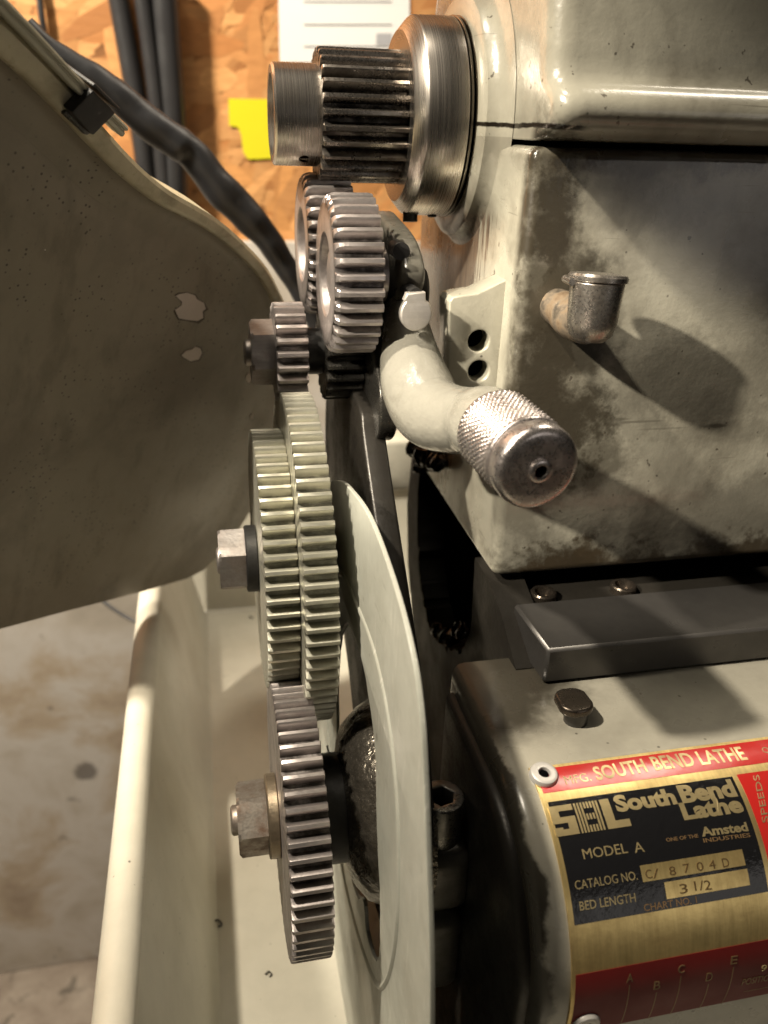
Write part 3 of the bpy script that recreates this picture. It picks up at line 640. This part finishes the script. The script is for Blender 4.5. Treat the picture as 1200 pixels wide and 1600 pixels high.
def word(body, p0, p1, hpx, mat, parent, bold=0.0, off=.72, th=.12, vertical=False, italic=0):
    """p0,p1: photo pixels of the baseline ends; hpx letter height in pixels"""
    me = glyphs(body, bold)
    bm = bmesh.new(); bm.from_mesh(me)
    r = bmesh.ops.extrude_face_region(bm, geom=list(bm.faces)); 
    for v in [e for e in r['geom'] if isinstance(e, bmesh.types.BMVert)]: v.co.z += 1
    bmesh.ops.recalc_face_normals(bm, faces=bm.faces); bm.to_mesh(me); bm.free()
    xs = [v.co.x for v in me.vertices]; ys = [v.co.y for v in me.vertices]; x0, x1, y0, y1 = min(xs), max(xs), min(ys), max(ys)
    if not vertical:
        u0, s0 = gbhit(*p0); u1, s1 = gbhit(*p1); hh = abs(gbhit(p0[0], p0[1])[1] - gbhit(p0[0] - 1, p0[1] - hpx)[1])
        for v in me.vertices:
            fx = (v.co.x - x0) / (x1 - x0); fy = (v.co.y - y0) / (y1 - y0); v.co = bend(u0 + (u1 - u0) * fx + italic * fy, s0 + (s1 - s0) * fx - hh * fy, off - th + th * v.co.z)
    else:
        u0, s0 = gbhit(*p0); u1, s1 = gbhit(*p1)
        for v in me.vertices:
            fx = (v.co.x - x0) / (x1 - x0); fy = (v.co.y - y0) / (y1 - y0); v.co = bend(u0 + (u1 - u0) * fx - hpx * fy, s0 + (s1 - s0) * fx, off - th + th * v.co.z)
    return link('lettering', me, mat, parent, 30)
word('MFG.', (884, 1228), (924, 1222), 13, GOLD, np_)
word('SOUTH', (933, 1222), (1012, 1208), 22, GOLD, np_, .02)
word('BEND LATHE', (1024, 1206), (1168, 1189), 22, GOLD, np_, .02)
word('Q', (1194, 1181), (1204, 1179), 11, GOLD, np_)
# block monogram: S, striped B, L
def quadpx(name, x0, x1, y0, y1, mat, parent, off=.76, th=.14):
    a = gbhit(x0, y0); return a
def mono():
    A = gbhit(868, 1309); B = gbhit(985, 1289); sA = A[1]; sB = gbhit(862, 1262)[1]
    u0 = gbhit(866, 1300)[0]; u1 = u0 + (B[0] - A[0]); hh = sA - sB; W3 = (u1 - u0) / 3; v_ = lambda f: sA - hh * f
    k = 1.0
    def r(a, b, c, d): panel('monogram', u0 + a * W3, u0 + b * W3, v_(d), v_(c), .76, .14, GOLD, np_)
    r(0, .92, 0, .2); r(0, .92, .4, .6); r(0, .92, .8, 1); r(0, .34, .6, .8); r(.58, .92, .2, .4); r(0, .34, .2, .27)
    for i in range(8):
        a = 1.0 + i * .125
        if i in (0, 1, 2, 6, 7): r(a, a + .07, 0, 1)
        else:
            r(a, a + .07, 0, .22); r(a, a + .07, .40, .60); r(a, a + .07, .78, 1)
    r(2.05, 2.42, 0, 1); r(2.42, 2.98, 0, .24)
mono()
word('South', (964, 1271), (1058, 1258), 27, GOLD, np_, .045)
word('Bend', (1066, 1257), (1152, 1246), 29, GOLD, np_, .045)
word('Lathe', (1068, 1283), (1162, 1270), 28, GOLD, np_, .045)
word('ONE OF THE', (1040, 1316), (1090, 1309), 6, GOLDW, np_, .01)
word('Amsted', (1096, 1308), (1168, 1299), 15, GOLD, np_, .03)
word('INDUSTRIES', (1098, 1317), (1171, 1308), 6.5, GOLDW, np_, .01)
word('MODEL', (911, 1343), (980, 1333), 16, GOLDW if 0 else GOLD, np_)
word('A', (991, 1333), (1006, 1331), 16, GOLD, np_)
word('CATALOG NO.', (898, 1390), (995, 1374), 14, GOLD, np_)
word('BED LENGTH', (905, 1422), (992, 1408), 14, GOLD, np_)
word('CHART NO. 1', (1005, 1423), (1087, 1410), 11, GOLDW, np_)
uA, sA = gbhit(1003, 1378); uB = gbhit(1163, 1352)[0]; sA0 = gbhit(1001, 1352)[1]
panel('stamped_plate', uA, uB, sA0, sA, .70, .1, BRASS, np_)
uA2, sA2 = gbhit(1040, 1404); uB2 = gbhit(1170, 1384)[0]; sA02 = gbhit(1037, 1378)[1]
panel('stamped_plate', uA2, uB2, max(sA02, sA + .35), sA2, .70, .1, BRASS, np_)
STAMP = flat('stamped_digit', (.12, .075, .03), .5, .5)
for ch, x, y in [('C', 1013, 1373), ('/', 1024, 1372), ('8', 1050, 1368), ('7', 1072, 1364), ('0', 1093, 1361), ('4', 1112, 1358), ('D', 1133, 1355)]:
    word(ch, (x - 5, y), (x + 5, y - 1.5), 14, STAMP, np_, off=.78)
for ch, x, y in [('3', 1067, 1396), ('1/2', 1097, 1391)]: word(ch, (x - (6 if len(ch) == 1 else 13), y), (x + (6 if len(ch) == 1 else 13), y - 2), 15, STAMP, np_, off=.78)
word('SPEEDS', (1199, 1285), (1184, 1212), 1.9, GOLD, np_, vertical=True)
for ch, x, y in [('A', 982, 1532), ('B', 1024, 1543), ('C', 1062, 1518), ('D', 1105, 1530), ('E', 1144, 1504)]:
    word(ch, (x - 5, y), (x + 5, y - 1.5), 12, GOLDW, np_)
    u, s = gbhit(x, y + 4); panel('chart_line', u - .12, u + .12, s, s_red3 + .8, .67, .05, GOLDW, np_)
word('POSITION', (1156, 1536), (1206, 1527), 9, GOLDW, np_)
word("9'", (1186, 1515), (1198, 1512), 9, GOLD, np_)
uq, sq = gbhit(1160, 1546); panel('chart_line', uq, uq + 14, sq - .1, sq + .1, .67, .05, GOLDW, np_)
for k, (px, py) in enumerate([(849, 1213), (913, 1595)]):
    u, s = gbhit(px, py); c = np.array(bend(u, s, 0)); t = s / GR; nrm = (0, -math.sin(t), math.cos(t))
    lathe('rivet', [(-1, 4.0), (.9, 4.0), (1.6, 3.6), (1.9, 2.9), (1.75, 1.7), (1.2, 1.5), (-.4, 1.35), (-.5, .1)], c, nrm, RIVET, np_, seg=32)
    lathe('rivet', [(.0, 1.3), (1.1, 1.25)], c, nrm, HOLE, np_, seg=20)

# ================================================================== GEARS
MOD = 25.4 / 18
def gear_mesh(N, x0, x1, cy, cz, phase, bore, left=(), lround=.5, rround=.4, right=()):
    ra = (N + 2) * MOD / 2; rp = N * MOD / 2; rf = rp - 1.2 * MOD
    prof = []
    for i in range(N):
        for f, r in [(-.5, rf), (-.36, rf + .05), (-.25, rp - .15), (-.155, ra - .22), (-.11, ra), (.11, ra), (.155, ra - .22), (.25, rp - .15), (.36, rf + .05)]:
            prof.append((2 * math.pi * (i + f) / N + phase, r))
    loops = []                                    # each loop: (x, function radius)
    for (x, r) in left: loops.append((x, lambda q, r=r: r))
    lr = lround
    for k, (fx, fi) in enumerate([(0, 1), (.12, .55), (.4, .18), (1, 0)]): loops.append((x0 + fx * lr, lambda q, i=fi * lr: min(q, ra - i)))
    for (fx, fi) in [(1, 0), (.3, .3), (0, 1)]: loops.append((x1 - fx * rround, lambda q, i=fi * rround: min(q, ra - i)))
    for (x, r) in right: loops.append((x, lambda q, r=r: r))
    loops.append((x1, lambda q: bore)); 
    rings = [[(x, cy + fr(r) * math.cos(t), cz + fr(r) * math.sin(t)) for t, r in prof] for x, fr in loops]
    first = [(x0 if not left else left[0][0], cy + bore * math.cos(t), cz + bore * math.sin(t)) for t, r in prof]
    rings = [first] + rings + [first]
    n = len(prof); V = [p for r in rings[:-1] for p in r]; Fc = []; L = len(rings) - 1
    for i in range(L):
        i2 = (i + 1) % L
        for j in range(n):
            k = (j + 1) % n; Fc.append((i * n + j, i * n + k, i2 * n + k, i2 * n + j))
    me = mesh_from(V, Fc); at = me.color_attributes.new('grease', 'FLOAT_COLOR', 'POINT'); vals = []
    for v in V:
        r = math.hypot(v[1] - cy, v[2] - cz); g = max(0.0, min(1.0, (rp + .1 - r) / (rp - rf))) if r > rf - .3 else 0.0; vals += [g, g, g, 1.0]
    at.data.foreach_set('color', vals)
    return me, ra
def phase_to(c1, c2): return math.atan2(c2[1] - c1[1], c2[0] - c1[0])
def mate(N1, ph1, c1, N2, c2):
    th = phase_to(c1, c2); a = (th - ph1) * N1 / (2 * math.pi); fr = a - math.floor(a)      # position within pitch of gear 1 on the line of centres
    return th + math.pi + (fr + .5) * 2 * math.pi / N2                                      # gear 2: gap where gear 1 has a tooth
T = (259.4, -43.5); T2 = (304.5, -40.5); ST = (282.6, -73.4); CP = (257.3, -140.3); SG = (202.2, -206.5)
def nut(parent, x0, x1, c, across, rot, mat, r_st, stud_out, washer=None, wmat=None):
    R_ = across / 2; n = 6; rings = []
    for x, s in [(x0, .86), (x0 + .9, 1.0), (x1 - .25, 1.0), (x1, .97)]:
        ring = []
        for k in range(6):
            for f in np.linspace(0, 1, 8, endpoint=False):
                a0, a1 = k * math.pi / 3 + rot, (k + 1) * math.pi / 3 + rot
                p = np.array([math.cos(a0), math.sin(a0)]) * (1 - f) + np.array([math.cos(a1), math.sin(a1)]) * f; rr = np.linalg.norm(p)
                lim = 1.0 if s >= 1 else s + .04
                p = p * min(1, lim / rr); ring.append((x, c[0] + R_ * p[0], c[1] + R_ * p[1]))
        rings.append(ring)
    loft('hex_nut', rings, mat, parent, sharp=22)
    lathe('stud', [(x0 - stud_out, r_st - 1.1), (x0 - stud_out + .35, r_st - .35), (x0 - stud_out + .9, r_st), (x1 + 12, r_st)], (0, c[0], c[1]), (1, 0, 0), mat, parent, seg=36)
    if washer: lathe('washer', [(washer[0], 4), (washer[0], washer[2] - .4), (washer[0] + .4, washer[2]), (washer[1] - .3, washer[2]), (washer[1], washer[2] - .3), (washer[1], 4)], (0, c[0], c[1]), (1, 0, 0), wmat or mat, parent, seg=48)
# spindle with its gear and take-up collar
sp = thing('spindle', 'turned steel lathe spindle end with gear and thick collar', 'spindle', (60, S[0], S[1] - 31))
lathe('spindle_tube', [(25.4, 12.3), (25.4, 14.6), (26.1, 15.4), (38.5, 15.5), (40.5, 15.5), (40.5, 12.3)], (0,) + S, (1, 0, 0), SPIN, sp, seg=96, close=True)
gmesh, _ = gear_mesh(27, 40.2, 68.0, S[0], S[1], .05, 13, lround=1.0); link('spindle_gear', gmesh, gear_metal('spindle_gear_steel', (.33, .30, .27), (.05, .04, .03), .26, .95, .8), sp, 28)
lathe('collar', [(67.8, 18), (67.4, 26.2), (67.8, 26.8), (70.8, 30.2), (71.4, 30.6), (84.0, 30.8), (84.0, 18)], (0,) + S, (1, 0, 0), SPIN, sp, seg=128, close=True)
for x in (84.3, 85.9, 87.3): lathe('ring', [(x, 26), (x, 30.4), (x + .3, 31.1), (x + .9, 31.1), (x + 1.2, 30.5), (x + 1.2, 26)], (0,) + S, (1, 0, 0), SPIND, sp, seg=128, close=True)
for (x, a, r, pr_, rr) in [(35.2, -2.15, 15.5, .08, 2.1), (72.8, -1.72, 30.7, 2.4, 2.6), (80.5, -1.75, 30.7, .8, 1.6)]:
    d = (0, math.cos(a), math.sin(a)); d = (0, -abs(d[1]) if x < 40 else d[1], d[2])
    lathe('set_screw', [(-2, rr), (pr_ - .2, rr), (pr_, rr - .3), (pr_, .1)], (x, S[0] + d[1] * (r - .12), S[1] + d[2] * (r - .12)), d, HOLE if x < 40 else BLACKST, sp, seg=20)
# tumbler gears
tg = thing('tumbler_gear', 'pinkish grey steel reverse gear with rounded tooth ends before the spindle', 'gear', (42, T[0], T[1] - 24), 'steel reverse tumbler gears')
ph = .07
lf = lambda x0: [(x0 + 4, 8.0), (x0 + 4, 11.5), (x0 + .6, 12.2), (x0, 12.8), (x0, 18.0)]
gmesh, _ = gear_mesh(32, 37.2, 51.5, *T, ph, 8.0, left=lf(37.2), lround=3.0); link('gear_body', gmesh, STEEL, tg, 28)
lathe('bearing_pin', [(38.6, 5.5), (39.0, 7.4), (40.0, 8.2), (56, 8.2)], (0,) + T, (1, 0, 0), STEEL, tg, seg=40)
t2 = thing('tumbler_gear', 'steel reverse gear half hidden behind, meshing under the spindle gear', 'gear', (42, T2[0], T2[1] - 24), 'steel reverse tumbler gears')
ph2 = mate(32, ph, T, 32, T2)
gmesh, _ = gear_mesh(32, 35.2, 51.5, *T2, ph2, 8.0, left=lf(35.2), lround=3.0); link('gear_body', gmesh, STEEL, t2, 28)
lathe('bearing_pin', [(37.6, 6.5), (38.4, 8.2), (56, 8.2)], (0,) + T2, (1, 0, 0), STEEL, t2, seg=40)
# stud gear and pinion
sg = thing('stud_gear', 'small steel stud gear with hex nut above the compound gear', 'gear', (28, ST[0], ST[1] - 17))
phs = .10
gmesh, _ = gear_mesh(22, 22.6, 33.0, *ST, phs, 4.5, lround=.8); link('gear_body', gmesh, STEEL, sg, 28)
nut(sg, 14.6, 22.5, ST, 22.5, math.radians(195 + 0), NUTM, 4.6, 2.2)
gmesh, _ = gear_mesh(22, 39.4, 51.9, *ST, mate(32, ph, T, 22, ST), 4.5); link('pinion', gmesh, STEELD, sg, 28)
lathe('stud_shaft', [(33, 8), (39.4, 8)], (0,) + ST, (1, 0, 0), BLACKST, sg, seg=32)
# compound gear
cg = thing('compound_gear', 'pale compound gear pair, two toothed wheels side by side with hex nut', 'gear', (23, CP[0], CP[1] - 58))
phc = mate(22, phs, ST, 80, CP); phl = .02
gmesh, _ = gear_mesh(80, 23.2, 33.3, *CP, phc, 6); link('large_wheel', gmesh, ALU, cg, 28)
gmesh, _ = gear_mesh(62, 12.8, 23.0, *CP, phl, 6); link('small_wheel', gmesh, ALU, cg, 28)
nut(cg, -.4, 8.6, CP, 23, math.radians(206), NUTM, 4.8, .9, washer=(8.7, 12.7, 11.8), wmat=BLACKST)
lathe('arbor', [(33.3, 9), (46, 9)], (0,) + CP, (1, 0, 0), BLACKST, cg, seg=32)
# screw gear
wg = thing('screw_gear', 'grey steel lead screw gear with pitted hex nut and black spacer', 'gear', (20, SG[0], SG[1] - 44))
phw = mate(62, phl, CP, 60, SG)
gmesh, _ = gear_mesh(60, 13.4, 25.6, *SG, phw, 6, lround=.7); link('gear_body', gmesh, STEEL, wg, 28)
lathe('hub', [(11.9, 6), (11.9, 20.0), (12.6, 20.6), (13.5, 20.6)], (1.4, SG[0], SG[1]), (1, 0, 0), STEEL, wg, seg=60)
nut(wg, .2, 9.6, SG, 23.5, math.radians(225), NUTRUST, 4.8, 2.2, washer=(9.7, 13.2, 13.4), wmat=gear_metal('brassy_washer', (.34, .28, .20), (.12, .085, .05), .35))
lathe('spacer', [(25.7, 17.6), (38.4, 17.6), (38.4, 6)], (0,) + SG, (1, 0, 0), BLACKST, wg, seg=64)
tag(tube('metal_swarf', [atX(511, 1165, 33), atX(515, 1180, 33.5), atX(522, 1187, 34), atX(527, 1178, 34)], .35, STEEL, seg=6), 'curl of fine metal swarf lying on the black spacer', 'swarf')

# ================================================================== GUARD PLATE, QUADRANT, CLAMP
XP = 41.0
pl = thing('guard_plate', 'pale painted steel backing plate with round recess behind the gears', 'plate', (XP, 220, ZT))
rec = closed_path([(213, -133), (184, -130.5), (165, -136), (153, -147.5), (146.5, -162), (143, -185), (145, -205), (152, -226), (163, -243), (184, -256), (215, -266), (240, -262), (262, -240), (272, -205), (262, -160), (240, -139)], 6)
arc = smooth_path([(330, -200), (312, -160), (290, -134), (266, -117), (245, -107), (227, -101.5), (195, -96), (165, -98.6), (145, -105), (135, -114), (129, -126), (122, -146), (115.5, -166), (111.5, -184), (107, -210), (103, -240)], 5)
PX0, PX1 = XP - 1.3, XP
inner = closed_path([(205, -146), (190, -150), (178, -160), (174, -175), (170, -190), (165, -203), (162, -222), (166, -236), (180, -243), (188, -236), (198, -246), (212, -250), (222, -246), (238, -238), (245, -215), (248, -190), (240, -165), (225, -150)], 5)
inner = [(p[0] + rng.uniform(-.5, .5), p[1] + rng.uniform(-.5, .5)) for p in inner]
prism('plate', [tuple(p) for p in arc] + [(100, ZT + .5), (330, ZT + .5)], [inner], PX0, PX1, 'YZ', PLATEP, pl, bev=.25)
# pressed bead round the opening
cen = np.array([205., -199.]); rr_ = [np.array(p) for p in rec]
loft('bead', [[(x, *(cen + (p - cen) * k)) for p in rr_] for x, k in [(PX0 + .3, 1.02), (PX0 - .35, 1.012), (PX0 - .7, 1.0), (PX0 - .35, .988), (PX0 + .3, .975)]], PLATEP, pl, cap=False, sharp=50)
# quadrant arm (banjo) behind the plate
qd = thing('quadrant_arm', 'black oily cast quadrant arm carrying the gears behind the pale plate', 'arm', (50, 220, -245))
arm = closed_path([(256, -86), (247, -95), (228, -112), (205, -132), (186, -150), (172, -172), (166, -200), (170, -232), (186, -256), (215, -262), (240, -250), (256, -215), (285, -190), (320, -178), (334, -140), (330, -100), (305, -86), (282, -84)], 5)
prism('arm', [tuple(p) for p in arm], [], XP + 7, XP + 15, 'YZ', BLACKOIL, qd, bev=1.2)
HUBM = gear_metal('wet_cast_hub', (.20, .18, .15), (.03, .025, .018), .26, .85, .9)
hn = HUBM.node_tree; hb = hn.nodes.new('ShaderNodeBump'); hz = hn.nodes.new('ShaderNodeTexNoise'); hg = hn.nodes.new('ShaderNodeNewGeometry'); hz.inputs['Scale'].default_value = 420; hz.inputs['Detail'].default_value = 5
hn.links.new(hg.outputs['Position'], hz.inputs['Vector']); hn.links.new(hz.outputs['Fac'], hb.inputs['Height']); hb.inputs['Distance'].default_value = .0007; hn.links.new(hb.outputs[0], hn.nodes['Principled BSDF'].inputs['Normal'])
lathe('hub', [(33.4, 17.5), (34.2, 21), (36.0, 25), (38.6, 28.5), (42, 31), (47, 33), (53, 34), (57, 34)], (.6, SG[0] - 2, SG[1] + 2), (1, 0, 0), HUBM, qd, seg=96, sharp=70, rfun=lambda d, t: .45 * math.sin(5 * t + d) + .35 * math.sin(11 * t - d * .7) + .2 * math.sin(23 * t + d * 2))
sc = atY(690, 1243, 178)
LUGM = gear_metal('grey_black_lug', (.22, .21, .19), (.05, .045, .035), .36, .55)
box('clamp_boss', (sc[0] - 9, sc[1] - 10, sc[2] - 41), (sc[0] + 9.5, sc[1] + 14, sc[2] - 15), LUGM, qd, bev=5.5, seg=4)
box('clamp_jaw', (sc[0] - 9.3, sc[1] - 9, sc[2] - 80), (sc[0] + 9, sc[1] + 14, sc[2] - 43.5), LUGM, qd, bev=5.5, seg=4)
ss = thing('socket_screw', 'black hex socket cap screw clamping the quadrant arm', 'screw', sc + np.array([0, 0, -16]))
hexr = [(math.cos(k * math.pi / 3 + .2) * 3.9, math.sin(k * math.pi / 3 + .2) * 3.9) for k in range(6)]
prism('screw_head', circle((sc[0], sc[1]), 6.9, 48), [[(sc[0] + a, sc[1] + b) for a, b in hexr]], sc[2] - 16, sc[2], 'XY', gear_metal('grey_screw_steel', (.28, .27, .25), (.08, .07, .06), .3, .8), ss, bev=.7)
lathe('socket_floor', [(-9, 5), (-7, 4.2)], sc, (0, 0, 1), HOLE, ss, seg=20)

# ================================================================== TUMBLER BRACKET, LEVER, LATCH
tb = thing('tumbler_lever', 'cream painted reverse lever arm with knurled nickel knob', 'lever', (60, 235, -95))
brk = closed_path([(244, -90), (244, -78), (254, -68), (262, -54), (266, -42), (276, -34), (292, -30), (306, -32), (316, -42), (316, -58), (306, -74), (292, -92), (272, -98), (254, -97)], 5)
prism('bracket', [tuple(p) for p in brk], [], 52.4, 58.5, 'YZ', STEELD, tb, bev=.9)
k0 = atY(768, 664, 196)
kz = atY(843, 735, 168)
lv = [tuple(atY(px, py, Y)) + (r,) for px, py, Y, r in [(632, 480, 262, 6.5), (636, 520, 254, 7.8), (641, 562, 246, 9.6), (652, 605, 237, 11.0), (672, 642, 228, 11.0), (705, 655, 218, 10.0), (738, 658, 208, 9.4), (758, 662, 200, 10.2)]]
tube('arm', lv + [(k0[0] + 1, 193, k0[2], 9.6)], 9, LEVERP, tb, seg=40, n=10)
lathe('pivot_hub', [(57.5, 16.5), (58.3, 17.5), (62, 16.5), (66, 13)], (0, 260, -74), (1, 0, 0), LEVERP, tb, seg=48)
ax = np.array(kz) - np.array(k0); Lk = np.linalg.norm(ax)
KR = 10.9
def knurl(d, t):
    if d < 3.2 or d > Lk - 8: return 0
    n = 48; return .5 * abs(math.sin(n * .5 * t + d * 1.7)) * abs(math.sin(n * .5 * t - d * 1.7)) * 1.3 - .2
pk = [(0, KR - 4), (.6, KR - 2), (1.4, KR - .8), (2.4, KR - .2)] + [(d, KR) for d in np.arange(3, Lk - 7, .33)]
lathe('knob_grip', pk + [(Lk - 6.6, KR - .2), (Lk - 6.2, KR - .9)], k0, ax, CHROME, tb, seg=288, sharp=60, rfun=knurl)
lathe('knob_cap', [(Lk - 6.4, KR - 2), (Lk - 6.2, KR - .7), (Lk - 5.2, KR - .1), (Lk - 2.4, KR), (Lk - 1.0, KR - .3), (Lk - .3, KR - 1.0), (Lk, KR - 2.0), (Lk + .02, KR - 4.5), (Lk + .05, 3.0), (Lk + .8, 2.9), (Lk + 1.1, 2.4), (Lk + 1.0, 1.7), (Lk - 3, 1.6), (Lk - 3, .05)], k0, ax, CHROME, tb, seg=72, sharp=50)
lathe('cap_bore', [(Lk - 2.9, 1.5), (Lk - 1.2, 1.5)], k0, ax, HOLE, tb, seg=20)
# latch tab (keyhole shaped oil lid) on the bracket
lt = thing('latch_tab', 'bright steel keyhole shaped latch tab above the lever arm', 'latch', atY(650, 525, 238))
LY = 236.0
c = atY(651, 491, LY); kx = 25 / 1281 * 248; ring = [(c[0] + kx * math.sin(t), c[2] - kx * math.cos(t) * 1.05) for t in np.linspace(-2.35, 2.35, 36)]
a1 = atY(667, 457, LY); a0 = atY(632, 459, LY)
prism('tab', ring + [(a1[0], a1[2] - 2.5), (a1[0] - .3, a1[2]), (a0[0] + .8, a0[2] + .1), (a0[0], a0[2] - 2)], [], LY, LY + 3.2, 'XZ', gear_metal('latch_steel', (.60, .57, .53), (.30, .26, .22), .42, .7, .4), lt, bev=.6)
lathe('pivot', [(0, 2.2), (12, 2.2)], (c[0], LY + 2, c[2] + 5), (0, 1, 0), BLACKST, lt, seg=20)
c = atY(626, 392, 250)
lathe('lock_pin', [(0, 2.6), (.7, 2.6), (8, 2.6)], (c[0], 249, c[2]), (0, 1, 0), BLACKST, tb, seg=24)
ba = [atX(px, py, 64)[1:] for px, py in [(604, 330), (622, 345), (640, 368), (652, 400), (656, 432), (648, 462), (625, 480), (605, 485)]]
prism('bracket_arm', [tuple(p) for p in closed_path([tuple(p) for p in ba] + [(282, -66), (296, -52), (296, -36)], 5)], [], 59.0, 66, 'YZ', paint('bracket_oily_paint', (.09, .085, .07), .28, .8, .7, (.02, .017, .012), 60, spots=False)[0], tb, bev=1.6)
lathe('bracket_boss', [(0, 8.5), (7, 8.5), (8, 7.4)], (66, 277, -52), (1, 0, 0), BEDP, tb, seg=40)
